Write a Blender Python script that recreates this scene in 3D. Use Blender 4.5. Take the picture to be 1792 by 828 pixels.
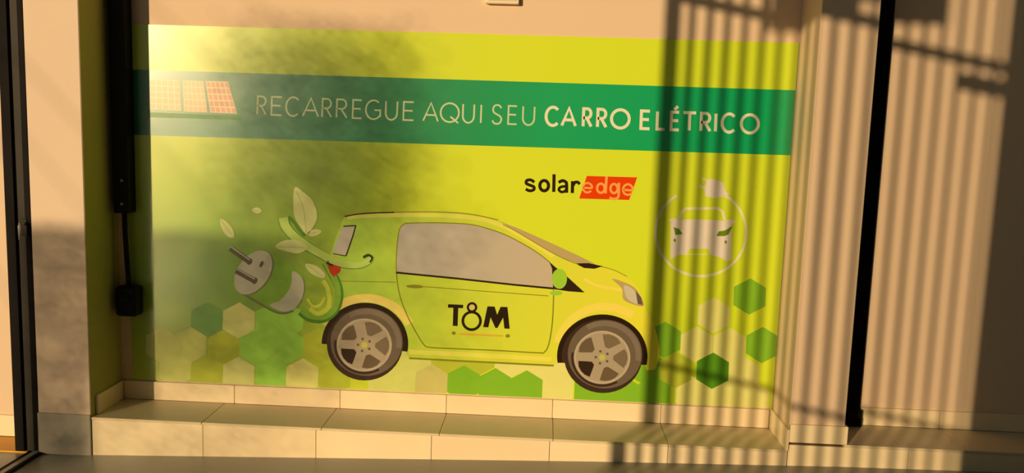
import bpy, bmesh, math, random
from mathutils import Vector
for o in list(bpy.data.objects): bpy.data.objects.remove(o, do_unlink=True)
S = bpy.context.scene; COL = S.collection
random.seed(7)
ZO = 0.25                                   # poster foot sits this far above the datum
# ------------------------------------------------------------------ camera
FPX = 1446.65
CAMP = Vector((1.94023, -3.66354, 1.19185 + ZO))
CR = Vector((0.99852953, 0.04310577, 0.03287358))
CU = Vector((-0.03789196, 0.12131176, 0.99189095))
CF = Vector((-0.03876827, 0.99167805, -0.12276673))
cd = bpy.data.cameras.new('camera'); cam = bpy.data.objects.new('camera', cd); COL.objects.link(cam)
from mathutils import Matrix
cam.matrix_world = Matrix(((CR.x, CU.x, -CF.x, CAMP.x), (CR.y, CU.y, -CF.y, CAMP.y), (CR.z, CU.z, -CF.z, CAMP.z), (0, 0, 0, 1)))
cd.sensor_width = 36; cd.lens = 36 * FPX / 1792; cd.clip_start = 0.05; cd.clip_end = 300
S.camera = cam
# ------------------------------------------------------------------ sun and sky
TA, TE = 0.62, 0.17                        # sideways and downward travel of the sunlight per metre towards the wall
sun_dir = Vector((TA, 1, -TE)).normalized() # direction the light travels
sl = bpy.data.lights.new('sun', 'SUN'); so = bpy.data.objects.new('sun', sl); COL.objects.link(so)
so.rotation_euler = sun_dir.to_track_quat('-Z', 'Y').to_euler(); so.location = (-6, -10, 6)
sl.energy = 3.7; sl.color = (1.0, 0.72, 0.40); sl.angle = math.radians(0.5)
w = bpy.data.worlds.new('sky'); S.world = w; w.use_nodes = True
nt = w.node_tree; nt.nodes.clear()
def wn(t): return nt.nodes.new(t)
tc = wn('ShaderNodeTexCoord'); dt = wn('ShaderNodeVectorMath'); dt.operation = 'DOT_PRODUCT'
dt.inputs[1].default_value = -sun_dir
nt.links.new(tc.outputs['Generated'], dt.inputs[0])
cr = wn('ShaderNodeValToRGB'); mp = wn('ShaderNodeMapRange')
mp.inputs['From Min'].default_value = -1
nt.links.new(dt.outputs['Value'], mp.inputs['Value']); nt.links.new(mp.outputs['Result'], cr.inputs['Fac'])
e = cr.color_ramp.elements
e[0].position = 0; e[0].color = (0.006, 0.008, 0.009, 1); e[1].position = 1; e[1].color = (0.38, 0.39, 0.30, 1)
for pz, c in ((0.55, (0.011, 0.012, 0.011, 1)), (0.80, (0.032, 0.037, 0.037, 1)), (0.93, (0.09, 0.10, 0.085, 1))):
    k = e.new(pz); k.color = c
bg = wn('ShaderNodeBackground'); bg.inputs['Strength'].default_value = 1.0
ow = wn('ShaderNodeOutputWorld')
nt.links.new(cr.outputs['Color'], bg.inputs['Color']); nt.links.new(bg.outputs['Background'], ow.inputs['Surface'])
S.view_settings.view_transform = 'Standard'; S.view_settings.look = 'None'
S.view_settings.gamma = 1; S.view_settings.use_curve_mapping = False; S.view_settings.exposure = 0.0
# ------------------------------------------------------------------ helpers
def at(x, y, v=0.0, ax=1):
    """point of the plane (y = v, or z = v) seen at photo pixel x, y; in the unshifted wall frame"""
    d = CF + CR * ((x - 896) / FPX) - CU * ((y - 414) / FPX)
    c = CAMP - Vector((0, 0, ZO))
    t = (v - c[ax]) / d[ax]
    return c + d * t
def mat(name, col, rough=0.6, col2=None, scale=8.0, amt=0.0, bump=0.0, bscale=60.0, spec=0.5, metal=0.0, stretch=None):
    m = bpy.data.materials.new(name); m.use_nodes = True; t = m.node_tree
    b = t.nodes['Principled BSDF']; b.inputs['Roughness'].default_value = rough
    b.inputs['Specular IOR Level'].default_value = spec; b.inputs['Metallic'].default_value = metal
    co = t.nodes.new('ShaderNodeTexCoord'); src = co.outputs['Object']
    if stretch:
        mpn = t.nodes.new('ShaderNodeMapping'); mpn.inputs['Scale'].default_value = stretch
        t.links.new(src, mpn.inputs['Vector']); src = mpn.outputs['Vector']
    nz = t.nodes.new('ShaderNodeTexNoise'); nz.inputs['Scale'].default_value = scale; nz.inputs['Detail'].default_value = 4
    t.links.new(src, nz.inputs['Vector'])
    mx = t.nodes.new('ShaderNodeMix'); mx.data_type = 'RGBA'
    mx.inputs['A'].default_value = (*col, 1)
    mx.inputs['B'].default_value = (*(col2 or [c * (1 - amt) for c in col]), 1)
    t.links.new(nz.outputs['Fac'], mx.inputs['Factor']); t.links.new(mx.outputs['Result'], b.inputs['Base Color'])
    if bump:
        n2 = t.nodes.new('ShaderNodeTexNoise'); n2.inputs['Scale'].default_value = bscale; n2.inputs['Detail'].default_value = 3
        bp = t.nodes.new('ShaderNodeBump'); bp.inputs['Strength'].default_value = bump; bp.inputs['Distance'].default_value = 0.004
        t.links.new(src, n2.inputs['Vector']); t.links.new(n2.outputs['Fac'], bp.inputs['Height']); t.links.new(bp.outputs['Normal'], b.inputs['Normal'])
    return m
def grad_mat(name, stops, rough=0.36, glows=(), spec=0.45):
    """printed colour running along the wall (object X), with round printed glows (x, z, rx, rz, colour, strength)"""
    m = bpy.data.materials.new(name); m.use_nodes = True; t = m.node_tree
    b = t.nodes['Principled BSDF']; b.inputs['Roughness'].default_value = rough; b.inputs['Specular IOR Level'].default_value = spec
    co = t.nodes.new('ShaderNodeTexCoord'); sx = t.nodes.new('ShaderNodeSeparateXYZ'); t.links.new(co.outputs['Object'], sx.inputs[0])
    mr = t.nodes.new('ShaderNodeMapRange'); mr.inputs['From Max'].default_value = 3.0; t.links.new(sx.outputs['X'], mr.inputs['Value'])
    r = t.nodes.new('ShaderNodeValToRGB'); t.links.new(mr.outputs['Result'], r.inputs['Fac'])
    el = r.color_ramp.elements
    el[0].position = stops[0][0]; el[0].color = (*stops[0][1], 1); el[1].position = stops[-1][0]; el[1].color = (*stops[-1][1], 1)
    for p, c in stops[1:-1]: k = el.new(p); k.color = (*c, 1)
    out = r.outputs['Color']
    for gx, gz, rx, rz, c, s in glows:
        mpn = t.nodes.new('ShaderNodeMapping'); mpn.inputs['Scale'].default_value = (1 / rx, 0, 1 / rz); mpn.inputs['Location'].default_value = (-gx / rx, 0, -gz / rz)
        ln = t.nodes.new('ShaderNodeVectorMath'); ln.operation = 'LENGTH'
        t.links.new(co.outputs['Object'], mpn.inputs['Vector']); t.links.new(mpn.outputs['Vector'], ln.inputs[0])
        q = t.nodes.new('ShaderNodeMapRange'); q.interpolation_type = 'SMOOTHSTEP'
        q.inputs['From Min'].default_value = 0; q.inputs['From Max'].default_value = 1
        q.inputs['To Min'].default_value = s; q.inputs['To Max'].default_value = 0
        t.links.new(ln.outputs['Value'], q.inputs['Value'])
        mx = t.nodes.new('ShaderNodeMix'); mx.data_type = 'RGBA'; mx.inputs['B'].default_value = (*c, 1)
        t.links.new(q.outputs['Result'], mx.inputs['Factor']); t.links.new(out, mx.inputs['A']); out = mx.outputs['Result']
    t.links.new(out, b.inputs['Base Color'])
    return m
def tag(o, label=None, cat=None, group=None, kind=None):
    if label: o['label'] = label
    if cat: o['category'] = cat
    if group: o['group'] = group
    if kind: o['kind'] = kind
    return o
def link(name, me, parent=None):
    o = bpy.data.objects.new(name, me); COL.objects.link(o)
    if parent is not None: o.parent = parent
    else: o.location.z = ZO
    return o
def empty(name, loc=(0, 0, 0)):
    o = bpy.data.objects.new(name, None); COL.objects.link(o); o.location = (loc[0], loc[1], loc[2] + ZO); o.empty_display_size = .1
    return o
class MB:
    def __init__(s, off=(0, 0, 0)): s.v = []; s.f = []; s.mi = []; s.mats = []; s.off = Vector(off)
    def m(s, mt):
        if mt not in s.mats: s.mats.append(mt)
        return s.mats.index(mt)
    def face(s, pts, mt):
        b = len(s.v); s.v += [tuple(Vector(p) - s.off) for p in pts]; s.f.append(tuple(range(b, b + len(pts)))); s.mi.append(s.m(mt))
    def box(s, a, b, mt, bev=0.0, rot=None, seg=1):
        bm = bmesh.new(); bmesh.ops.create_cube(bm, size=1)
        sz = [b[i] - a[i] for i in range(3)]; c = [(a[i] + b[i]) / 2 for i in range(3)]
        for v in bm.verts: v.co = Vector([v.co[i] * sz[i] for i in range(3)])
        if bev: bmesh.ops.bevel(bm, geom=bm.edges[:], offset=bev, segments=seg, affect='EDGES', profile=.7)
        if rot: bmesh.ops.rotate(bm, verts=bm.verts, cent=(0, 0, 0), matrix=rot)
        for v in bm.verts: v.co += Vector(c)
        s.bm(bm, mt)
    def bm(s, bm, mt):
        bm.verts.index_update(); b0 = len(s.v); k = s.m(mt)
        s.v += [tuple(v.co - s.off) for v in bm.verts]
        for f in bm.faces: s.f.append(tuple(b0 + v.index for v in f.verts)); s.mi.append(k)
        bm.free()
    def tube(s, pts, rad, mt, n=10):
        P = [Vector(p) for p in pts]; R = rad if isinstance(rad, (list, tuple)) else [rad] * len(P); rings = []; k = s.m(mt); b0 = len(s.v)
        for i, p in enumerate(P):
            d = (P[min(i + 1, len(P) - 1)] - P[max(i - 1, 0)]).normalized()
            a = d.cross(Vector((0, 0, 1)) if abs(d.z) < .9 else Vector((1, 0, 0))).normalized(); c = d.cross(a)
            for j in range(n):
                t = 2 * math.pi * j / n; s.v.append(tuple(p + (a * math.cos(t) + c * math.sin(t)) * R[i] - s.off))
        for i in range(len(P) - 1):
            for j in range(n):
                s.f.append((b0 + i * n + j, b0 + i * n + (j + 1) % n, b0 + (i + 1) * n + (j + 1) % n, b0 + (i + 1) * n + j)); s.mi.append(k)
        s.f.append(tuple(b0 + j for j in range(n))[::-1]); s.mi.append(k)
        s.f.append(tuple(b0 + (len(P) - 1) * n + j for j in range(n))); s.mi.append(k)
    def build(s, name, parent=None, smooth=False):
        me = bpy.data.meshes.new(name); me.from_pydata(s.v, [], s.f)
        for mt in s.mats: me.materials.append(mt)
        me.polygons.foreach_set('material_index', s.mi)
        if smooth: me.polygons.foreach_set('use_smooth', [True] * len(me.polygons))
        me.update(); return link(name, me, parent)
def box(name, a, b, mt, parent=None, bev=0.0, off=(0, 0, 0)):
    q = MB(off); q.box(a, b, mt, bev); return q.build(name, parent)
# ------------------------------------------------------------------ materials
PAINT = mat('paint_cream', (.80, .61, .43), .75, (.75, .57, .40), 1.6, bump=.15, bscale=120)
PAINT_L = mat('paint_pillar', (.78, .62, .47), .75, (.73, .58, .45), 1.6, bump=.15, bscale=120)
REVEAL = mat('olive_bounce_reveal', (.46, .45, .12), .8, (.40, .39, .10), 2, bump=.1)  # olive is the poster's green bounce light, put into the colour
TILE = mat('tile_cream', (.93, .80, .53), .32, (.88, .73, .47), 5, bump=.05, bscale=30)
TILE2 = mat('tile_cream_deep', (.90, .76, .50), .32, (.86, .70, .45), 5, bump=.05, bscale=30)
TTOP = mat('tile_ledge_top', (.78, .66, .44), .40, (.66, .56, .36), 7, bump=.08, bscale=40)
GROUT = mat('grout', (.22, .15, .08), .9, amt=.3)
GREYST = mat('granite_grey', (.36, .34, .28), .38, (.50, .45, .35), 9, bump=.1)
FLOOR = mat('floor_grey', (.34, .33, .28), .32, (.27, .26, .22), 3.5, bump=.06, bscale=25)
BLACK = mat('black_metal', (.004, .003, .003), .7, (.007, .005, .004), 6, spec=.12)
DGREY = mat('dark_grey_metal', (.040, .034, .024), .6, (.024, .02, .015), 5, spec=.2)
LGREY = mat('rail_grey', (.50, .48, .42), .4, (.22, .2, .17), 20)
YELLOWF = mat('floor_yellow', (.85, .42, .03), .5, (.7, .33, .02), 6)
BLKPL = mat('black_plastic', (.004, .004, .006), .45, (.006, .006, .009), 12, spec=.2)
WHITE = mat('white_box', (.9, .76, .55), .4, (.86, .73, .52), 10)
GATEM = mat('gate_paint', (.10, .09, .08), .5, (.14, .12, .10), 6)
BARK = mat('bark', (.10, .07, .04), .9, (.16, .12, .07), 9, bump=.6, bscale=25)
LEAF = mat('tree_leaf', (.05, .10, .02), .6, (.08, .14, .03), 15)
def ink(name, c, r=.24): return mat('ink_' + name, c, r, amt=.08, scale=14, spec=.45)
# ------------------------------------------------------------------ setting
D = .268; XP = 3.2288; XL = -.235; TOP = 3.0
FX = [(-8, -.275), (-.24, -.2687), (0, -.2625), (1.1, -.222), (2.19, -.182), (2.935, -.161), (3.24, -.1525), (3.93, -.1425), (9, -.09)]
def fz(x):
    for (a, za), (b, zb) in zip(FX, FX[1:]):
        if x <= b: return za + (zb - za) * (x - a) / (b - a)
    return FX[-1][1]
q = MB(); ys = [-14, -6, -2, -.8, .25]
for (a, za), (b, zb) in zip(FX, FX[1:]):
    for y0, y1 in zip(ys, ys[1:]):
        q.face([(a, y0, za), (b, y0, zb), (b, y1, zb), (a, y1, za)], FLOOR)
tag(q.build('floor'), 'grey polished concrete floor in front of the tiled ledge', 'floor', kind='structure')
tag(box('wall_back', (XL, 0, -.30), (6.5, .2, TOP), PAINT), 'cream wall behind the green poster', 'wall', kind='structure')
tag(box('wall_left', (-4, -.10, -.30), (-.33, .1, TOP), PAINT), 'sunlit cream wall past the black door frame', 'wall', kind='structure')
q = MB(); q.box((XL, -D, -.30), (-.001, 0, TOP), PAINT_L, .003)
lp = q.build('pillar'); tag(lp, 'cream pillar left of the poster with a grey stone foot', 'pillar', kind='structure')
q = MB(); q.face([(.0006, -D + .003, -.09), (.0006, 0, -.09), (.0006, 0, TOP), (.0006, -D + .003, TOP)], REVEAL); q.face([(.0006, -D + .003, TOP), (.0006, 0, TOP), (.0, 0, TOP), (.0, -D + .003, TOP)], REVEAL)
q.build('reveal_bounce_tint', lp)  # overlay tinted with green light bounced off the poster
q = MB(); q.box((XL - .002, -D - .006, -.2665), (-.001, -D + .03, -.080), GREYST, .002); q.build('stone_foot', lp)
rp = tag(box('pillar', (3.0, -D, -.055), (XP, 0, TOP), PAINT, bev=.003), 'cream pillar right of the poster crossed by bar shadows', 'pillar', kind='structure')
# ledges: recessed core, tiles laid on it one by one
def tiles(parent, xs, f, mt, gap=.0022):
    for i, (a, b) in enumerate(zip(xs, xs[1:])):
        c = MB(); f(c, a + gap / 2, b - gap / 2, mt[i % len(mt)]); c.build('tile', parent)
lg = tag(box('ledge', (.002, -D + .012, -.34), (2.999, -.0005, -.100), GROUT), 'low tiled ledge running under the green poster', 'ledge', kind='structure')
tiles(lg, [.002, .49, 1.014, 1.524, 2.012, 2.50, 2.999], lambda c, a, b, m: c.box((a, -D - .004, -.101), (b, -.012, -.090), m, .0015), [TTOP])
tiles(lg, [.002, .494, .99, 1.491, 1.998, 2.50, 2.999], lambda c, a, b, m: c.box((a, -D, -.33), (b, -D + .013, -.1015), m, .001), [TILE, TILE2])
lg2 = tag(box('ledge', (3.001, -D + .012, -.34), (6.4, -.0005, -.066), GROUT), 'low tiled ledge right of the poster, carrying the right pillar', 'ledge', kind='structure')
tiles(lg2, [3.2295, 3.74, 4.25, 4.76, 5.27, 5.8, 6.4], lambda c, a, b, m: c.box((a, -D - .004, -.067), (b, -.012, -.055), m, .0015), [TTOP])
tiles(lg2, [3.001, 3.50, 4.0, 4.5, 5.0, 5.5, 6.4], lambda c, a, b, m: c.box((a, -D, -.33), (b, -D + .013, -.0675), m, .001), [TILE, TILE2])
# skirting
def skirt(name, label, core, segs):
    o = tag(box(name, *core, GROUT), label, 'skirting', kind='structure')
    for i, s in enumerate(segs): c = MB(); c.box(*s, [TILE, TILE2][i % 2], .0015); c.build('tile', o)
xs = [.014, .536, 1.03, 1.522, 2.009, 2.50, 2.986]
skirt('baseboard_back', 'cream tile skirting along the foot of the poster', ((.013, -.009, -.0895), (2.987, -.0002, -.006)),
      [((a + .001, -.012, -.0895), (b - .001, -.0012, -.003)) for a, b in zip(xs, xs[1:])])
xs = [3.389, 3.74, 4.25, 4.76, 5.27, 5.8]
skirt('baseboard_back', 'cream tile skirting on the wall right of the right pillar', ((3.389, -.009, -.0545), (5.8, -.0002, .023)),
      [((a + .001, -.012, -.0545), (b - .001, -.0012, .0265)) for a, b in zip(xs, xs[1:])])
skirt('baseboard_left', 'dark shaded tile skirting on the side of the left pillar', ((.0012, -.22, -.0895), (.010, -.001, -.006)), [((.0012, -.232, -.0895), (.0125, -.0005, -.003))])
skirt('baseboard_right', 'cream tile skirting on the inner side of the right pillar', ((2.990, -.25, -.0895), (2.9995, -.001, .0)), [((2.9875, -D - .010, -.0895), (2.9995, -.0005, .002))])
skirt('baseboard_front', 'cream tile skirting across the front of the right pillar', ((3.0, -D - .008, -.0545), (XP + .002, -D - .0004, .022)),
      [((3.0005, -D - .012, -.0525), (XP + .010, -D - .0005, .0255)), ((XP + .0005, -D - .0002, -.0525), (XP + .010, -.014, .0255))])
q = MB(); q.box((XP + .0005, -.021, -.0545), (XP + .152, -.0005, TOP), BLACK, .002)  # black strip added to darken the pillar's cast shadow on the recessed wall
t3 = tag(q.build('shade_strip'), 'black strip added to deepen the shadow between the right pillar and the striped wall', 'shadow strip', kind='structure')
q = MB(); q.box((XP + .004, -.040, -.0545), (XP + .158, -.013, .022), BLACK, .004); q.build('shade_strip_foot', t3)
# left of the pillar: black door frame, floor track, yellow strip
q = MB(); q.box((-.349, -D + .004, -.272), (-.3065, -.10, TOP), BLACK, .002); q.box((-.262, -D + .001, -.272), (XL - .0005, -.10, TOP), BLACK, .002)
fr = tag(q.build('door_1'), 'black metal door frame left of the left pillar', 'door', kind='structure')
box('frame_channel', (-.3065, -D + .016, -.272), (-.262, -.10, TOP), DGREY, fr)
q = MB(); z0 = at(40, 398, -D).z; xc = at(43, 400, -D).x
q.box((xc - .016, -D - .004, z0 - .035), (xc + .012, -D + .017, z0 + .035), DGREY, .004, seg=2)
h = q.build('lock_plate', fr)
q = MB(); q.tube([(xc, -D - .004, z0 + .018), (xc, -D - .03, z0 + .018), (xc, -D - .034, z0 + .010), (xc, -D - .034, z0 - .050)], [.007, .007, .007, .005], LGREY)
tag(q.build('lever', h, True), 'dull grey lever')
ft = tag(box('trim_1', (-.262, -2.4, -.274), (XL - .001, -D, -.255), LGREY, bev=.002), 'grey metal sill track running across the floor from the door frame', 'track', kind='structure')
box('track_edge', (-.2345, -2.4, -.274), (-.222, -D - .008, -.258), BLACK, ft)
box('track_slot', (-.290, -2.4, -.274), (-.263, -D, -.262), BLACK, ft)
tag(box('trim_2', (-4, -D, -.275), (-.292, -.111, -.262), YELLOWF), 'yellow floor strip past the door frame', 'floor strip', kind='structure')
tag(box('baseboard_left', (-4, -.111, -.26), (-.351, -.1005, -.16), TILE, bev=.002), 'cream skirting on the wall past the black door frame', 'skirting', kind='structure')
# ------------------------------------------------------------------ 2D print toolkit (all on the poster plane)
LAY = [0]
def nxt(): LAY[0] += 1; return -.0042 - LAY[0] * .00005
def lev(n): LAY[0] = n
def wp(p, y): a = at(p[0], p[1], -.004); return Vector((a.x, y, a.z))
X0, X1, Z0, Z1 = .052, 2.998, .0015, 1.6195
def clip(P):
    for ax, lim, sg in ((0, X0 + .001, 1), (0, X1 - .001, -1), (2, Z0 + .001, 1), (2, Z1 - .001, -1)):
        out = []
        for i in range(len(P)):
            a, b = P[i - 1], P[i]; da, db = (a[ax] - lim) * sg, (b[ax] - lim) * sg
            if (da >= 0) != (db >= 0): out.append(a.lerp(b, da / (da - db)))
            if db >= 0: out.append(b)
        P = out
        if not P: return P
    return P
def smooth(P, closed=False, n=6):
    if len(P) < 3: return P
    N = len(P); out = []
    rng = range(N if closed else N - 1)
    for i in rng:
        g = (lambda k: P[k % N]) if closed else (lambda k: P[max(0, min(N - 1, k))])
        p0, p1, p2, p3 = g(i - 1), g(i), g(i + 1), g(i + 2)
        for j in range(n):
            t = j / n
            out.append(tuple(.5 * (2 * p1[k] + (p2[k] - p0[k]) * t + (2 * p0[k] - 5 * p1[k] + 4 * p2[k] - p3[k]) * t * t + (-p0[k] + 3 * p1[k] - 3 * p2[k] + p3[k]) * t ** 3) for k in (0, 1)))
    if not closed: out.append(tuple(P[-1]))
    return out
def ell(cx, cy, rx, ry, rot=0, a0=0, a1=360, n=40):
    r = math.radians(rot); out = []; full = abs(a1 - a0) >= 360
    for i in range(n if full else n + 1):
        t = math.radians(a0 + (a1 - a0) * i / n); x, y = rx * math.cos(t), -ry * math.sin(t)
        out.append((cx + x * math.cos(r) - y * math.sin(r), cy + x * math.sin(r) + y * math.cos(r)))
    return out
class Print:
    """one printed shape group: flat polygons and strokes, photo pixels in, wall plane out"""
    def __init__(s): s.q = MB()
    def poly(s, P, mt, sm=False, y=None):
        if sm: P = smooth(P, True)
        W = clip([wp(p, nxt() if y is None else y) for p in P]) if y is not None else None
        if W is None:
            yy = nxt(); W = clip([wp(p, yy) for p in P])
        if len(W) > 2:
            a = sum(W[i - 1].x * W[i].z - W[i].x * W[i - 1].z for i in range(len(W)))
            s.q.face(W if a > 0 else W[::-1], mt)      # faces the viewer (-Y)
        return s
    def stroke(s, P, wd, mt, sm=False, closed=False, y=None):
        if sm: P = smooth(P, closed)
        N = len(P); W = wd if isinstance(wd, (list, tuple)) else None; y = nxt() if y is None else y
        L, Rr = [], []
        for i in range(N):
            a = P[(i - 1) % N] if (closed or i) else P[i]; b = P[i]; c = P[(i + 1) % N] if (closed or i < N - 1) else P[i]
            d1 = Vector((b[0] - a[0], b[1] - a[1])); d2 = Vector((c[0] - b[0], c[1] - b[1]))
            if d1.length < 1e-6: d1 = d2
            if d2.length < 1e-6: d2 = d1
            d1.normalize(); d2.normalize(); n1 = Vector((-d1.y, d1.x)); n2 = Vector((-d2.y, d2.x)); n = n1 + n2
            if n.length < .3: n = n1
            n.normalize(); k = min(1.6, 1 / max(.3, n.dot(n1)))
            t = i / (N - 1) if N > 1 else 0
            h = (wd if W is None else W[0] + (W[1] - W[0]) * t) / 2 * k
            L.append((b[0] + n.x * h, b[1] + n.y * h)); Rr.append((b[0] - n.x * h, b[1] - n.y * h))
        for i in range(N if closed else N - 1):
            j = (i + 1) % N; s.poly([L[i], L[j], Rr[j], Rr[i]], mt, y=y)
        return s
    def build(s, name, parent): return s.q.build(name, parent)
# ------------------------------------------------------------------ poster
LIME = (.70, .72, .030)
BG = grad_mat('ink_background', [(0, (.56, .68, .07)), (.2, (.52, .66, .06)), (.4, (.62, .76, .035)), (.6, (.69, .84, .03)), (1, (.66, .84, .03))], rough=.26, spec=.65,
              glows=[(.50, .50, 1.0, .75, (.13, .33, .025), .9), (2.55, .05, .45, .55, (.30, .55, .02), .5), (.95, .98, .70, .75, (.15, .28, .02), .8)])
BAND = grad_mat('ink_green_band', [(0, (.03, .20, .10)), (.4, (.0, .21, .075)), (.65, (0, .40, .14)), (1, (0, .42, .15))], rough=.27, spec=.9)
CARB = grad_mat('ink_car_body', [(.38, (.34, .56, .045)), (.48, (.50, .68, .045)), (.62, (.66, .76, .045)), (.82, (.80, .80, .05))])
CARL = grad_mat('ink_car_light', [(.38, (.62, .68, .12)), (.6, (.78, .80, .10)), (.82, (.92, .76, .14))])
HILITE = ink('fender_highlight', (.80, .70, .18)); OLIVE = ink('olive_line', (.25, .27, .02)); DKBR = ink('dark_brown', (.03, .017, .008))
GLASSP = grad_mat('ink_car_glass', [(.36, (.44, .42, .38)), (.45, (.44, .43, .40)), (.75, (.60, .50, .36))]); GLASSW = ink('windscreen_tan', (.52, .42, .19))
WHITEI = ink('white', (.85, .84, .66)); PALEI = ink('pale_letter', (.62, .72, .48))
TYRE = ink('tyre_grey', (.16, .125, .09)); TYRED = ink('tyre_dark', (.05, .028, .02)); TYREL = ink('tyre_light', (.22, .18, .145)); RIM = ink('rim_grey', (.42, .36, .27)); RIML = ink('rim_light', (.50, .44, .34))
HOLE = ink('hole_dark', (.035, .02, .01)); HOLEM = ink('hole_mid', (.15, .11, .07)); HOLEL = ink('hole_light', (.20, .155, .105)); HUB = ink('hub_lime', (.55, .55, .10))
RED = ink('red', (.80, .055, .0)); ORG = ink('pale_orange', (.95, .42, .11)); BLK = ink('black', (.022, .012, .004)); TAIL = ink('tail_red', (.55, .05, .01))
MIRG = ink('mirror_green', (.36, .70, .05)); BEIGE = ink('beige', (.72, .60, .22))
PLG = ink('plug_grey', (.56, .57, .46)); PLGD = ink('plug_shade', (.20, .23, .10)); PLGR = ink('plug_green', (.24, .48, .045)); PRG = ink('prong_grey', (.115, .10, .06)); PLGL = ink('plug_light', (.62, .60, .48))
VINE = ink('vine_green', (.46, .66, .15)); VINED = ink('vine_dark', (.09, .26, .02)); LEAFP = ink('leaf_pale', (.62, .70, .30)); LEAFG = ink('leaf_vein', (.46, .55, .17)); RINGY = ink('ring_yellow', (.58, .72, .08))
PBASE = ink('panel_base', (.90, .80, .55)); PCELL = ink('panel_cell', (.86, .64, .42), .25); PCELLR = ink('panel_cell_red', (.84, .50, .36)); PGLOW = ink('panel_foot', (.16, .36, .14))
ICON = ink('icon_white', (.86, .80, .72)); ICONL = ink('icon_line', (.86, .88, .56)); ICOG = ink('icon_green', (.16, .30, .01))
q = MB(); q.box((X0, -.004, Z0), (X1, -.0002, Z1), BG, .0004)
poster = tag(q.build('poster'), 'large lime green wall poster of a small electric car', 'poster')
lev(0)
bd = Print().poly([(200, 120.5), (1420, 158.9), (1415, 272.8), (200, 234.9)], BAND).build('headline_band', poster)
# solar panels
lev(2); sp = Print()
sp.poly([(250, 196), (422, 203), (424, 210), (250, 205)], PGLOW)
for (a, b, c, d, mt) in (((262, 139), (314, 141), (317, 194), (262, 191), PCELL), ((320, 141), (356, 142), (363, 197), (322, 195), PCELL), ((360, 142), (399, 143), (415, 199), (368, 197), PCELLR)):
    sp.poly([a, b, c, d], PBASE)
    nx, ny = 5, 5; yy = nxt()
    for i in range(nx):
        for j in range(ny):
            def L(u, v):
                t = [a[k] + (b[k] - a[k]) * u for k in (0, 1)]; l = [d[k] + (c[k] - d[k]) * u for k in (0, 1)]
                return tuple(t[k] + (l[k] - t[k]) * v for k in (0, 1))
            u0, u1, v0, v1 = (i + .14) / nx, (i + .92) / nx, (j + .14) / ny, (j + .92) / ny
            sp.poly([L(u0, v0), L(u1, v0), L(u1, v1), L(u0, v1)], mt, y=yy)
sp.build('solar_panel_print', poster)
# hexagons
HX = {'g': ink('hex_green', (.36, .74, .09)), 'd': ink('hex_deep_green', (.10, .33, .015)), 'b': ink('hex_bright_green', (.24, .55, .03)), 'p': ink('hex_pale', (.74, .80, .28)),
      'q': ink('hex_cream', (.80, .82, .27)), 'l': ink('hex_lime', (.50, .60, .05)), 'm': ink('hex_soft_pale', (.66, .74, .20)), 't': ink('hex_teal', (.20, .44, .10)), 'k': ink('hex_tan', (.62, .60, .20))}
HN = {'g': 'mid green', 'd': 'deep green', 'b': 'bright green', 'p': 'pale', 'q': 'cream', 'l': 'lime', 'm': 'soft pale', 't': 'teal green', 'k': 'tan'}
hexes = [(503, 560, 'g'), (475, 562, 'g'), (503, 606, 'g'), (475, 655, 'g'), (447, 608, 'g'), (283, 604, 'm'), (307, 646, 'm'), (333, 604, 'm'), (391.5, 608, 'l'), (362, 654, 'l'), (362.5, 560, 't'), (418, 561, 'p'),
         (557, 606, 'l'), (585, 660, 'l'), (417, 656, 'p'), (528.8, 659, 'q'), (728, 621, 'm'), (700, 668, 'm'), (672, 668, 'm'), (783, 623, 'l'), (838, 626, 'l'), (755, 669, 'k'),
         (949, 634, 'q'), (975, 680, 'q'), (894, 630, 'q'), (811, 671, 'b'), (866, 676, 'b'), (921, 680, 'b'), (1004, 632, 'q'),
         (1088, 688, 'b'), (1033, 686, 'b'), (1144, 690, 'b'), (1138, 648, 'b'), (1163, 595, 'b'), (1182, 648, 'l'), (1219, 603, 'q'), (1276, 605, 'q'), (1249, 552, 'q'),
         (1210, 690, 'q'), (1265, 697, 'q'), (1318, 700, 'q'), (1300, 655, 'q'), (1312, 519, 'b'), (1334, 604, 'b'), (1247, 649, 'd')]
hl = []
for hi, (cx, cy, k) in enumerate(hexes):
    hl.append(next(n for n in range(9) if all(hl[j] != n or math.hypot(hexes[j][0] - cx, hexes[j][1] - cy) > 66 for j in range(hi))))
    lev(1 + hl[-1])
    P = [(cx + 32.4 * math.sin(math.radians(a + 2.3)), cy - 31.9 * math.cos(math.radians(a + 2.3))) for a in range(0, 360, 60)]
    o = Print().poly(P, HX[k]).build('hexagon', poster); o['label'] = HN[k] + ' printed hexagon'
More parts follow.
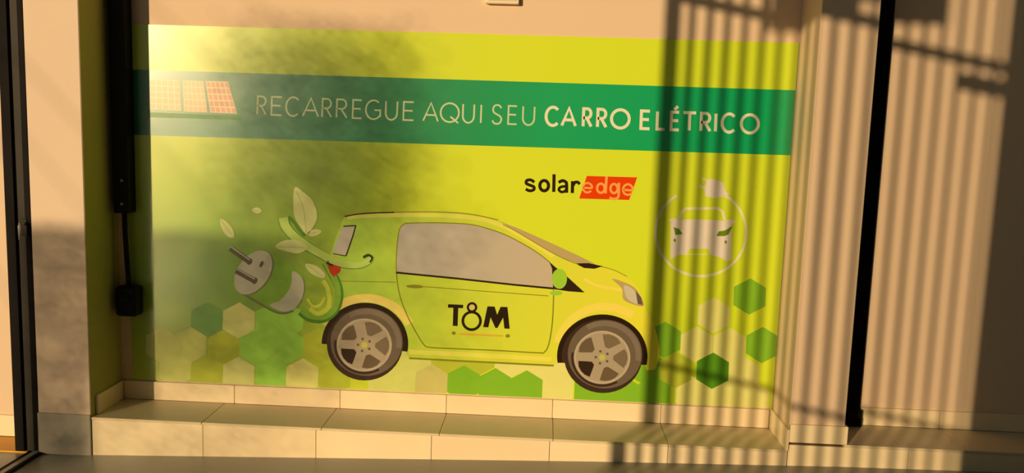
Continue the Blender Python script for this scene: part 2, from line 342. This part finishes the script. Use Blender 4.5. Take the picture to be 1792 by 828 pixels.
# lettering -------------------------------------------------------
def arcp(cx, cy, rx, ry, a0, a1, n=14): return [(cx + rx * math.cos(math.radians(a0 + (a1 - a0) * i / n)), cy + ry * math.sin(math.radians(a0 + (a1 - a0) * i / n))) for i in range(n + 1)]
G = {  # unit box, y up
 'R': [[(.08, 0), (.08, 1), (.5, 1)] + arcp(.5, .74, .40, .26, 90, -90) + [(.08, .48)], [(.45, .48), (.97, 0)]],
 'E': [[(.95, 1), (.08, 1), (.08, 0), (.98, 0)], [(.08, .52), (.88, .52)]],
 'C': [arcp(.52, .5, .52, .52, 45, 315, 26)], 'A': [[(0, 0), (.5, 1), (1, 0)], [(.18, .33), (.82, .33)]],
 'G': [arcp(.52, .5, .52, .52, 50, 318, 26) + [(.97, .16), (.97, .48), (.58, .48)]],
 'U': [[(.06, 1), (.06, .36)] + arcp(.5, .36, .44, .38, 180, 360) + [(.94, 1)]],
 'Q': [arcp(.5, .5, .52, .52, 0, 360, 32), [(.55, .28), (1.0, -.06)]], 'I': [[(.5, 0), (.5, 1)]],
 'S': [[(.92, .86), (.72, .99), (.48, 1.02), (.2, .96), (.08, .76), (.2, .6), (.5, .5), (.82, .4), (.95, .22), (.78, .03), (.5, -.02), (.22, .02), (.04, .16)]],
 'O': [arcp(.5, .5, .52, .52, 0, 360, 32)], 'L': [[(.08, 1), (.08, 0), (1, 0)]], 'T': [[(0, 1), (1, 1)], [(.5, 1), (.5, 0)]],
 'É': [[(.95, 1), (.08, 1), (.08, 0), (.98, 0)], [(.08, .52), (.88, .52)], [(.42, 1.14), (.80, 1.34)]]}
thin = [('R', 447.6, 467), ('E', 472, 494), ('C', 499, 525), ('A', 528.5, 558), ('R', 561, 581.5), ('R', 586, 608.5), ('E', 614.4, 634), ('G', 638.5, 667), ('U', 672, 697), ('E', 703, 725),
        ('A', 739.3, 767.4), ('Q', 770, 803), ('U', 807, 831.5), ('I', 839, 843.5), ('S', 859.5, 879), ('E', 886.5, 905.6), ('U', 912, 937)]
bold = [('C', 953, 980), ('A', 981, 1009), ('R', 1017, 1037), ('R', 1042, 1063), ('O', 1068, 1102), ('E', 1118, 1139), ('L', 1146.4, 1165), ('É', 1170.6, 1190), ('T', 1193, 1219), ('R', 1223, 1245), ('I', 1249, 1255), ('C', 1261, 1289), ('O', 1295, 1328)]
def letters(seq, wd, mt, hh):
    for ch, a, b in seq:
        pr = Print(); lev(2)
        for st in G[ch]:
            P = []
            for (u, v) in st:
                x = a + wd * .4 + (b - a - wd * .8) * u; base = 201.2 + .0383 * (x - 447) - wd * .4; P.append((x + v * 1.2, base - v * (hh - wd * .8)))
            if ch == 'S': P = smooth(P)
            pr.stroke(P, wd, mt)
        pr.build('letter', bd)
letters(thin, 2.9, PALEI, 34)
letters(bold, 5.2, WHITEI, 35)
# small logo: dark letters, red slanted tag with pale letters
lev(1); lo = Print()
lo.poly([(1027, 308), (1115, 310.5), (1101, 350), (1013.5, 347.5)], RED)
redtag = lo.build('logo_tag', poster)
def lst(pr, P, wd, mt, sm=False, closed=False): pr.stroke(P, wd, mt, sm, closed)
lev(1); lw = Print()
lst(lw, [(935, 319), (929, 315), (922, 316), (921, 321), (927, 324), (934, 327), (934, 332), (927, 334), (920, 331)], 5.2, BLK, True)
lst(lw, ell(952.3, 325, 7.6, 9), 5.6, BLK, closed=True)
lst(lw, [(969.6, 305), (969, 336)], 5.6, BLK)
lst(lw, [(977.5, 319.5), (984, 316.3), (990, 318.5), (991.5, 323), (991.5, 337.5)], 5.4, BLK, True)
lst(lw, [(990, 326), (981, 327.5), (978, 332), (982, 336), (988, 335), (991, 331)], 4.6, BLK, True)
lst(lw, [(1001.5, 338), (1002, 317)], 5.6, BLK); lst(lw, [(1002.5, 325), (1006, 319.5), (1011, 319), (1014.5, 322.5)], 5.2, BLK, True)
lw.build('logo_lettering', poster)
lev(3); le = Print()
lst(le, [(1021, 328.5), (1035, 329), (1034.5, 323.5), (1028, 320.2), (1021.5, 323.5), (1020.5, 331), (1024, 336), (1030, 336.6), (1034.5, 334)], 3.4, ORG, True)
lst(le, ell(1051.5, 329.5, 6.6, 8), 4, ORG, closed=True); lst(le, [(1061.5, 308.5), (1059.5, 338.5)], 4.6, ORG)
lst(le, ell(1074.5, 330, 6.2, 8), 4, ORG, closed=True); lst(le, [(1083, 320), (1082.5, 342), (1079, 347.5), (1071.5, 348), (1067, 345.5)], 4.4, ORG, True)
lst(le, [(1091.5, 332), (1106, 333), (1106, 327), (1100, 322.5), (1093, 325), (1090.5, 332), (1093, 339), (1100, 341), (1105.5, 338.5)], 3.8, ORG, True)
le.build('logo_lettering', redtag)
# ------------------------------------------------------------------ printed car
body = [(602, 380), (612, 376.5), (640, 373.5), (680, 371.5), (740, 371), (790, 372.5), (835, 376.5), (873, 386), (905, 400), (940, 415), (980, 433), (1010, 447), (1035, 458), (1055, 465), (1075, 473), (1095, 483), (1111, 495),
        (1121, 510), (1127, 528), (1132, 545), (1143, 565), (1151, 590), (1154, 615), (1152, 632), (1146, 647), (1131, 648), (1120, 600), (1056, 575), (990, 600), (972, 636), (969, 639.5), (900, 636.5), (800, 631.5), (716, 627),
        (700, 600), (640, 555), (575, 590), (567, 575), (578, 550), (590, 530), (595, 515), (588, 490), (576, 470), (577, 450), (588, 415)]
lev(6); car = Print(); car.poly(body, CARB)
car = car.build('printed_car', poster); 
def one(name, parent, n, P, wd, mt, sm=False):
    lev(n); Print().stroke(smooth(P) if sm else P, wd, mt).build(name, parent)
one('roof_highlight', car, 7, [(608, 381), (640, 378), (700, 376.5), (780, 377.5), (840, 383), (878, 395), (905, 409), (940, 430), (968, 449)], 7, CARL, True)
one('fender_highlight', car, 7, ell(640, 600, 84, 78, 0, 25, 155, 30), 15, HILITE); one('fender_highlight', car, 7, ell(1058, 622, 85, 85, 0, 55, 165, 30), 14, CARL)
one('sill_highlight', car, 7, [(716, 616), (800, 620), (900, 625), (965, 629)], 8, CARL)
one('bonnet_highlight', car, 8, [(1022, 488), (1045, 500), (1070, 505), (1092, 508)], 5, CARL, True)
one('roof_line', car, 9, [(603, 379), (625, 375), (655, 372.8), (690, 371.8)], 2.2, DKBR, True); one('roof_line', car, 10, [(690, 371.5), (760, 371), (820, 374.5), (872, 385)], 1.6, OLIVE, True)
one('door_line', car, 9, [(694, 478), (696, 498), (702, 525), (714, 555), (730, 585), (741, 602), (752, 608), (800, 610.5), (870, 613.5), (940, 617.5), (953, 616), (961, 600), (967, 560), (969, 507)], 2.2, OLIVE, True)
one('sill_line', car, 9, [(716, 627), (800, 631.5), (900, 636.5), (969, 640)], 3.2, OLIVE)
one('crease_line', car, 9, [(712, 500), (760, 503), (850, 510), (960, 518)], 1.4, OLIVE, True); one('crease_line', car, 9, [(597, 492), (640, 493), (693, 494)], 1.3, OLIVE)
one('bonnet_line', car, 9, [(1050, 466), (1075, 473), (1097, 484)], 1.2, OLIVE, True)
lev(10); Print().poly(ell(726, 501.5, 15, 3.2, 2), OLIVE).build('door_handle', car)
lev(9)
win = [(694, 478), (693.5, 455), (695.5, 425), (699, 402), (706, 393), (718, 390.5), (770, 390), (820, 392.5), (850, 399), (882, 410), (912, 425), (940, 442), (958, 455), (965, 464), (968, 480), (968.5, 504), (900, 498.5), (800, 487.5)]
p = Print(); p.poly(win, GLASSP)
p.stroke(smooth([(694, 478), (693.5, 455), (695.5, 425), (699, 402), (706, 393), (718, 390.5), (770, 390), (820, 392.5), (850, 399), (882, 410), (912, 425), (940, 442), (962, 459)]), 1.8, OLIVE)
p.stroke([(693, 477), (800, 487.5), (900, 498.5), (969, 505)], 3.4, DKBR)
p.build('side_window', car)
p = Print(); p.poly([(873, 387), (905, 399), (940, 414.5), (980, 432.5), (1012, 447.5), (1035, 459), (1046, 465), (1010, 461), (985, 452), (955, 436), (925, 418), (898, 402)], GLASSW); p.poly([(1006, 461), (1030, 460.5), (1055, 466), (1040, 470.5), (1022, 469)], DKBR)
p.stroke(smooth([(880, 393), (898, 402), (925, 418), (955, 436), (985, 452), (1012, 463)]), 1.3, OLIVE)
p.build('windscreen', car)
p = Print(); p.poly([(961, 458), (970, 466), (990, 482), (1023, 512), (995, 510), (968, 506), (966, 470)], DKBR); p.poly(ell(973, 513, 11, 4), MIRG); p.build('quarter_trim', car)
p = Print(); p.poly(ell(979, 488, 13.2, 17.5), MIRG); p.stroke(ell(979, 488, 12.4, 16.6, 0, 190, 330, 20), 1.5, VINE); p.build('wing_mirror', car)
p = Print(); p.poly([(1071, 488), (1093, 494.5), (1110, 503.5), (1122.5, 521), (1125.8, 535.5), (1110, 533.5), (1091, 524), (1088, 505)], GLASSW, True); p.poly([(1092, 500), (1106, 505), (1118, 520), (1121, 532), (1108, 530), (1096, 520)], PLGL, True); p.poly([(1112, 508), (1122, 521), (1125, 534), (1116, 532)], HOLEM); p.build('headlight', car)
p = Print(); p.poly([(601, 396), (622, 395), (618, 412), (606, 447), (582, 443.5), (590, 420)], GLASSP); p.stroke([(601, 396), (622.5, 395), (618, 412), (605.5, 448)], 2.2, DKBR); p.stroke([(605, 448), (583, 444)], 1.6, DKBR); p.build('rear_window', car)
p = Print(); p.poly([(572, 460), (584, 463), (597, 467), (595, 476), (584, 485), (577, 476)], TAIL); p.stroke([(571, 460), (583, 464.5)], 3, DKBR); p.build('tail_light', car)
def wheel(cx, cy, rx, ry, hx, hy, hr, hry, ax, ay, arx, ary, a0, a1):
    lev(10)
    p = Print(); p.poly(ell(ax, ay, arx - 3, ary - 3, 0, a0, a1), TYRED); p.stroke(ell(ax, ay, arx - 4, ary - 4, 0, a0, a1, 50), 8.4, BLK)
    p.build('wheel_arch', car)
    p = Print(); p.poly(ell(cx, cy, rx, ry), TYRED); p.poly(ell(cx + 3, cy - 3.5, rx - 3.5, ry - 4.5), TYRE); p.stroke(ell(cx + 2, cy - 2, rx - 9, ry - 9, 0, -10, 120, 30), 9, TYREL)
    p.stroke(ell(hx, hy, hr + 3, hry + 3, 0, 170, 300, 30), 4, TYRED)
    p.poly(ell(hx, hy, hr, hry), RIM); p.stroke(ell(hx, hy, hr - 1.5, hry - 1.5), 3.4, RIML, closed=True)
    for an, mt in ((142, HOLEM), (64, HOLEL), (-3, HOLEL), (-71, HOLEM), (214, HOLE)):
        P = []
        for r, da in ((.40, -10), (.40, 10), (.60, 20), (.86, 25), (.90, 12), (.91, 0), (.90, -12), (.86, -25), (.60, -20)):
            t = math.radians(an + da); P.append((hx + hr * r * math.cos(t), hy - hry * r * math.sin(t)))
        lev(18); p.poly(P, mt)
    lev(18); p.poly(ell(hx, hy, 13, 12.5), RIM)
    for k in range(5):
        t = math.radians(18 + 72 * k + 88); p.poly(ell(hx + 11 * math.cos(t), hy - 11 * math.sin(t), 2.4, 2.4, n=12), HOLEM); lev(19)
    p.poly(ell(hx, hy, 5.5, 5.5), HUB); p.build('wheel', car)
wheel(638.5, 602, 66.5, 64, 637.6, 603.8, 48, 46.2, 638.7, 602, 75.5, 72, -11, 180)
wheel(1055.5, 623.5, 68.5, 64.5, 1053.7, 625.5, 49.2, 46.4, 1054, 624, 79, 73.5, -12, 189)
lev(9); p = Print()
p.stroke([(784, 535.5), (810.5, 536.5)], 6, BLK); p.stroke([(797.8, 536), (796.6, 570.5)], 8.6, BLK)
p.poly(ell(826, 538, 6.4, 6.4), BEIGE); p.stroke(ell(826, 538, 7.2, 7.2), 4, BLK, closed=True); p.stroke(ell(825.4, 561.6, 15.4, 15.4), 4.8, BLK, closed=True)
p.poly([(845.5, 572.5), (853, 536.2), (865.5, 536.5), (870, 551), (876, 537), (888, 537.4), (892, 575.5), (882.6, 575), (880.5, 556), (870.5, 574), (867, 574), (858.5, 555.5), (854.5, 573)], BLK)
p.poly(ell(794, 583, 3.6, 3, n=14), OLIVE); p.poly(ell(888.5, 588, 4, 3.2, n=14), OLIVE); p.stroke([(804, 584.5), (880, 588)], 3.2, ink('faint_orange', (.72, .48, .05)))
p.build('door_logo', car)
# ------------------------------------------------------------------ printed plug, vine and leaves
def Zm(x, y): return (x / 3.45 + 380, y / 3.45 + 320)
def Zs(L): return [Zm(*a) for a in L]
lev(6); pl = Print(); pl.poly(Zs([(95, 610), (110, 650), (170, 680), (250, 720), (340, 770), (405, 785), (470, 765), (515, 700), (528, 620), (515, 560), (470, 515), (350, 440), (300, 408), (200, 520)]), PLGR, False)
pl = pl.build('printed_plug', poster)
p = Print(); p.poly(Zs([(455, 535), (500, 560), (525, 610), (522, 670), (500, 720), (460, 765), (405, 778), (350, 760), (320, 735), (380, 710), (425, 660), (450, 600)]), PLG, True)
p.stroke(Zs([(160, 672), (250, 725), (340, 775), (405, 788), (460, 772)]), 4, PLGD, True); p.stroke(Zs([(522, 580), (528, 640), (512, 705), (480, 755)]), 1.6, PLGD, True); p.build('plug_barrel', pl)
p = Print(); p.poly(ell(445.5, 477.5, 44, 28, -55), PLGD); p.poly(ell(443.5, 477, 43, 27, -55), PLGL); p.poly(ell(441.5, 476, 41, 25.5, -55), PLG); p.poly(ell(457.7, 462.5, 3, 6, 25, n=16), PRG); p.build('plug_face', pl)
for a, b in (((403, 434.5), (437, 458)), ((413, 473.6), (446, 491.5))):
    p = Print(); p.stroke([a, b], 10, PRG); p.poly(ell(b[0], b[1], 4.5, 6, 30, n=16), PRG); p.stroke([(a[0] + 1, a[1] - 3), (b[0], b[1] - 3)], 2, PLG); p.build('prong', pl)
p = Print()
p.stroke(Zs([(655, 480), (690, 540), (728, 620), (735, 700), (705, 775), (640, 820), (560, 815), (505, 775)]), 15, VINED, True)
p.stroke(Zs([(655, 480), (690, 540), (722, 620), (727, 700), (700, 770), (640, 808), (560, 800), (510, 765)]), 11, PLGR, True)
p.stroke(Zs([(560, 760), (610, 790), (665, 760), (680, 700), (665, 630), (640, 590)]), 8, RINGY, True); p.stroke(Zs([(545, 700), (580, 745), (625, 735), (650, 690)]), 5, RINGY, True)
p.build('plug_cord', pl)
lev(20); p = Print(); v = Zs([(402, 215), (415, 265), (465, 325), (545, 385), (630, 435), (710, 478), (790, 500), (865, 500), (915, 480), (932, 455), (910, 438), (882, 452)])
p.stroke(v, [20, 5], VINED, True); p.stroke([(a - .6, b - 1.2) for a, b in v[:-2]], [16.5, 8.5], VINE, True); p.stroke(Zs([(430, 205), (460, 235), (500, 290), (530, 320)]), 5, VINED, True); p.stroke(Zs([(922, 480), (936, 455), (915, 437), (882, 450)]), 3, DKBR, True)
p.build('printed_vine', poster)
for L, vein in (([(470, 28), (520, 55), (575, 105), (603, 180), (597, 235), (545, 310), (505, 265), (470, 210), (460, 130)], [(478, 50), (520, 150), (540, 300)]),
                ([(550, 300), (590, 280), (630, 292), (600, 318), (560, 322)], [(555, 308), (620, 294)]),
                ([(352, 385), (400, 350), (470, 345), (530, 368), (542, 398), (490, 425), (420, 415)], [(360, 385), (530, 392)]),
                ([(535, 490), (600, 500), (650, 545), (642, 575), (590, 560), (550, 530)], [(545, 498), (638, 565)]),
                ([(18, 220), (55, 232), (95, 280), (102, 328), (62, 322), (30, 278)], [(25, 228), (95, 322)]),
                ([(210, 165), (240, 148), (270, 168), (245, 185)], [(215, 167), (262, 168)])):
    lev(26); p = Print(); p.poly(Zs(L), LEAFP, True); p.stroke(Zs(vein), 1.6, LEAFG, len(vein) > 2); p.build('printed_leaf', poster)
# ------------------------------------------------------------------ charging icon
lev(6); p = Print(); p.stroke(ell(1226.6, 407, 79.5, 76.5, 0, 122, 418, 80), 4.6, ICONL); ic = p.build('charging_icon', poster)
def Ic(L): return [(x / 4.142 + 1130, y / 4.142 + 300) for x, y in L]
p = Print(); p.poly(Ic([(432, 180), (425, 120), (440, 75), (475, 50), (560, 80), (578, 145), (560, 185), (500, 195)]), ICON); p.stroke(Ic([(462, 75), (410, 52)]), 3.6, ICON); p.stroke(Ic([(440, 125), (388, 105)]), 3.6, ICON); p.stroke(Ic([(560, 150), (600, 175)]), 6, ICON); p.build('icon_plug', ic); lev(6)
p = Print(); p.stroke(Ic([(243, 345), (262, 295), (290, 270), (520, 268), (555, 290), (575, 352)]), 4.6, ICONL)
p.poly(Ic([(182, 375), (235, 352), (340, 348), (480, 352), (585, 360), (622, 385), (618, 640), (592, 655), (545, 625), (470, 605), (452, 560), (322, 560), (298, 600), (235, 605), (205, 625), (180, 640)]), ICON)
p.poly(Ic([(165, 350), (200, 338), (240, 350), (225, 372), (180, 368)]), ICON); p.poly(Ic([(570, 352), (625, 350), (655, 362), (630, 380), (580, 378)]), ICON)
p.poly(Ic([(202, 405), (240, 415), (268, 455), (215, 462)]), ICOG); p.poly(Ic([(512, 468), (530, 435), (575, 428), (628, 395), (600, 458), (565, 470)]), ICOG)
p.poly(ell(*Ic([(210, 500)])[0], 2, 3, n=12), ICOG); p.poly(ell(*Ic([(580, 512)])[0], 2, 3, n=12), ICOG); p.stroke(Ic([(235, 602), (450, 600)]), 1.6, ICONL)
p.build('icon_car', ic)
# ------------------------------------------------------------------ charger in the left corner
q = MB(); q.box((.020, -.075, .785), (.088, -.0006, 1.95), BLKPL, .010, seg=3); ch = tag(q.build('wall_charger'), 'slim black wall charger in the shaded corner beside the left pillar', 'charger')
for (x, y) in ((213, 316), (213, 357)):
    c = at(x, y, -.076); q = MB(); q.tube([(c.x, -.074, c.z), (c.x, -.0775, c.z)], .0065, LGREY, 12); tag(q.build('screw_cap', ch), 'small grey round cap')
q = MB(); q.tube([(.052, -.040, .80), (.054, -.042, .70), (.060, -.044, .58), (.064, -.042, .49), (.066, -.040, .44)], .011, BLKPL, 10); q.build('charging_cable', ch, True)
q = MB(); q.box((.018, -.085, .315), (.118, -.0046, .455), BLKPL, .030, seg=4); hs = q.build('connector_holster', ch, True)
q = MB(); q.tube([(.068, -.083, .40), (.068, -.094, .40), (.068, -.098, .40)], [.030, .028, .018], BLKPL, 18); q.build('connector_plug', hs)
# ------------------------------------------------------------------ white box over the poster
a, b = at(849, 5.5, -.03), at(908, 5.5, -.03)
q = MB(); q.box((a.x, -.03, a.z), (b.x, -.0006, a.z + .11), WHITE, .003); bx = tag(q.build('switch_box'), 'small white box on the wall above the poster', 'box')
q = MB(); q.box((a.x + .012, -.033, a.z + .012), (b.x - .012, -.0295, a.z + .098), WHITE, .002); q.build('box_cover', bx)
# ------------------------------------------------------------------ things behind the viewer that cast the shadows
SL = -.185
def dist(X): return 4.0 + 1.1 * (X - 2.43)
def back(X, Z, d=None):                    # where the sunbeam that meets the wall at X, Z passes the gate
    d = dist(X) if d is None else d
    return Vector((X - TA * d, -d, Z + TE * d))
g0 = back(2.46, 0); gate = empty('barred_gate', (g0.x, g0.y, fz(g0.x)))
tag(gate, 'tall dark metal gate of upright bars behind the viewpoint', 'gate')
gz = lambda X: fz(back(X, 0).x)
gdir = (back(3.5, 0) - back(2.5, 0)); gdir.z = 0; gdir.normalize()
def gbar(name, Xa, Xb, Za, Zb, th=.014, slope=False):
    """a bar of the gate whose shadow spans wall X from Xa to Xb"""
    q = MB((g0.x, g0.y, fz(g0.x))); n = Vector((-gdir.y, gdir.x, 0)) * th / 2
    A, B = back(Xa, 0), back(Xb, 0); vs = []
    for P, za, zb in ((A, Za, Zb), (B, Za, Zb)):
        for s in (-1, 1):
            for z in (za, zb): vs.append(Vector((P.x, P.y, z)) + n * s)
    i = [(0, 1, 3, 2), (4, 6, 7, 5), (0, 4, 5, 1), (2, 3, 7, 6), (0, 2, 6, 4), (1, 5, 7, 3)]
    for f in i: q.face([vs[k] for k in f], GATEM)
    return q.build(name, gate)
gt = 3.75
gbar('gate_post', 2.432, 2.482, gz(2.43), gt, .03)
for k in range(19):
    X = 2.540 + .0757 * k
    if X < 3.83: gbar('gate_bar', X - .0115, X + .0115, gz(X), gt)
def zrail(X, Z): return Z + TE * dist(X)
zl = zrail(2.9, .105); zt = zrail(3.4, 1.627)
gbar('gate_rail', 2.44, 3.86, zl - .012, zl + .012); gbar('gate_rail', 2.44, 3.86, zt - .024, zt + .024)
gbar('gate_foot_rail', 2.44, 3.86, gz(2.44) + .04, gz(2.44) + .10)
gbar('lock_box', 3.700, 3.86, zrail(3.78, 1.43), zrail(3.78, 1.50), .05)
# wide wall at the far end of the gate
q = MB(); d = dist(3.86); x0 = 3.862 - TA * d
q.box((x0, -d - .25, fz(x0) - .01), (x0 + 2.6, -d, 3.9), PAINT, .004)
tag(q.build('wall_front'), 'cream boundary wall at the end of the barred gate', 'wall', kind='structure')
# board on two posts, just past the gate
d = 5.7; A, B = back(2.862, 1.712, d), back(3.612, 1.712, d)
sb = tag(box('sign_board', (A.x, -d - .02, A.z), (B.x, -d, A.z + .75), GATEM, bev=.003), 'plain dark board held out from the boundary wall by an arm', 'board')
box('bracket_arm', (B.x - .10, -d - .05, A.z + .55), (x0 - .0005, -d - .0205, A.z + .60), GATEM, sb)
P = back(3.31, 1.665, d); box('lower_panel', (A.x, -d - .02, P.z), (P.x, -d, A.z - .0005), GATEM, sb)
# tree
d = 9.0; tb = Vector((-9.0, -9.6, fz(-8) - .05)); tree = empty('tree', tuple(tb)); tag(tree, 'leafy tree standing far to the left behind the viewpoint', 'tree')
q = MB(tb); q.tube([tb, tb + Vector((.05, 0, 1.2)), tb + Vector((.2, .1, 2.4)), tb + Vector((.6, .2, 3.6))], [.17, .14, .11, .05], BARK, 12); q.build('trunk', tree, True)
def sm(x, a, b): t = max(0, min(1, (x - a) / (b - a))); return t * t * (3 - 2 * t)
def soft(X, Z, x0, x1, z0, z1, f): return sm(X, x0 - f, x0 + f) * (1 - sm(X, x1 - f, x1 + f)) * sm(Z, z0 - f, z0 + f) * (1 - sm(Z, z1 - f, z1 + f))
def leafy(X, Z):
    """how dense the leaves hang on the beam that meets the wall at X, Z"""
    a = 0
    if Z < .70 and X > -.13: a = .80 if X < .16 else (.50 * sm(Z, -.02, .12) + .20) * (1 - sm(X, .7, 1.3))
    return max(a, (.42 + .10 * math.sin(5 * X + 2 * Z)) * soft(X, Z, .52, 1.35, .70, 1.62, .17), .15 * soft(X, Z, .9, 1.6, .1, .9, .22))
lq = MB(tb)
def leaf(P, L_, W_, k=.55):
    n = (sun_dir + Vector([random.gauss(0, k) for _ in range(3)])).normalized(); a = n.cross(Vector([random.gauss(0, 1) for _ in range(3)])).normalized(); b = n.cross(a)
    lq.face([P - a * L_, P - a * L_ * .1 + b * W_, P + a * L_, P - a * L_ * .1 - b * W_], LEAF)
cs = .017; nx = int(2.1 / cs); nz = int(2.3 / cs)
for i in range(nx):
    for j in range(nz):
        X = -.13 + (i + random.random()) * cs; Z = -.62 + (j + random.random()) * cs; th = (i * .754878 + j * .569840) % 1
        if th < leafy(X, Z) * 1.15: leaf(back(X, Z, d + random.uniform(-.35, .35)), .0175, .0115)
s0 = tb + Vector((.3, .1, 2.6))
for (X, Z) in ((-.05, .60), (.35, .55), (.8, .45), (1.0, 1.0), (.95, 1.5), (.3, .1), (.03, -.3)):
    c = back(X, Z, d); bq = MB(tb); bq.tube([s0, s0.lerp(c, .4) + Vector((0, 0, .9)), s0.lerp(c, .75) + Vector((0, 0, .9)), c], [.012, .006, .004, .002], BARK, 7); bq.build('branch', tree)
for (cx, cy, cz, rr, n) in ((-8.3, -9.4, 3.9, 1.0, 900), (-9.2, -9.6, 4.4, .9, 700), (-8.9, -9.9, 3.4, .8, 500)):
    for i in range(n):
        v = Vector([random.gauss(0, 1) for _ in range(3)]).normalized() * rr * random.random() ** .4
        leaf(Vector((cx, cy, cz)) + v, .06, .03, 2)
tag(lq.build('foliage', tree), kind='stuff')
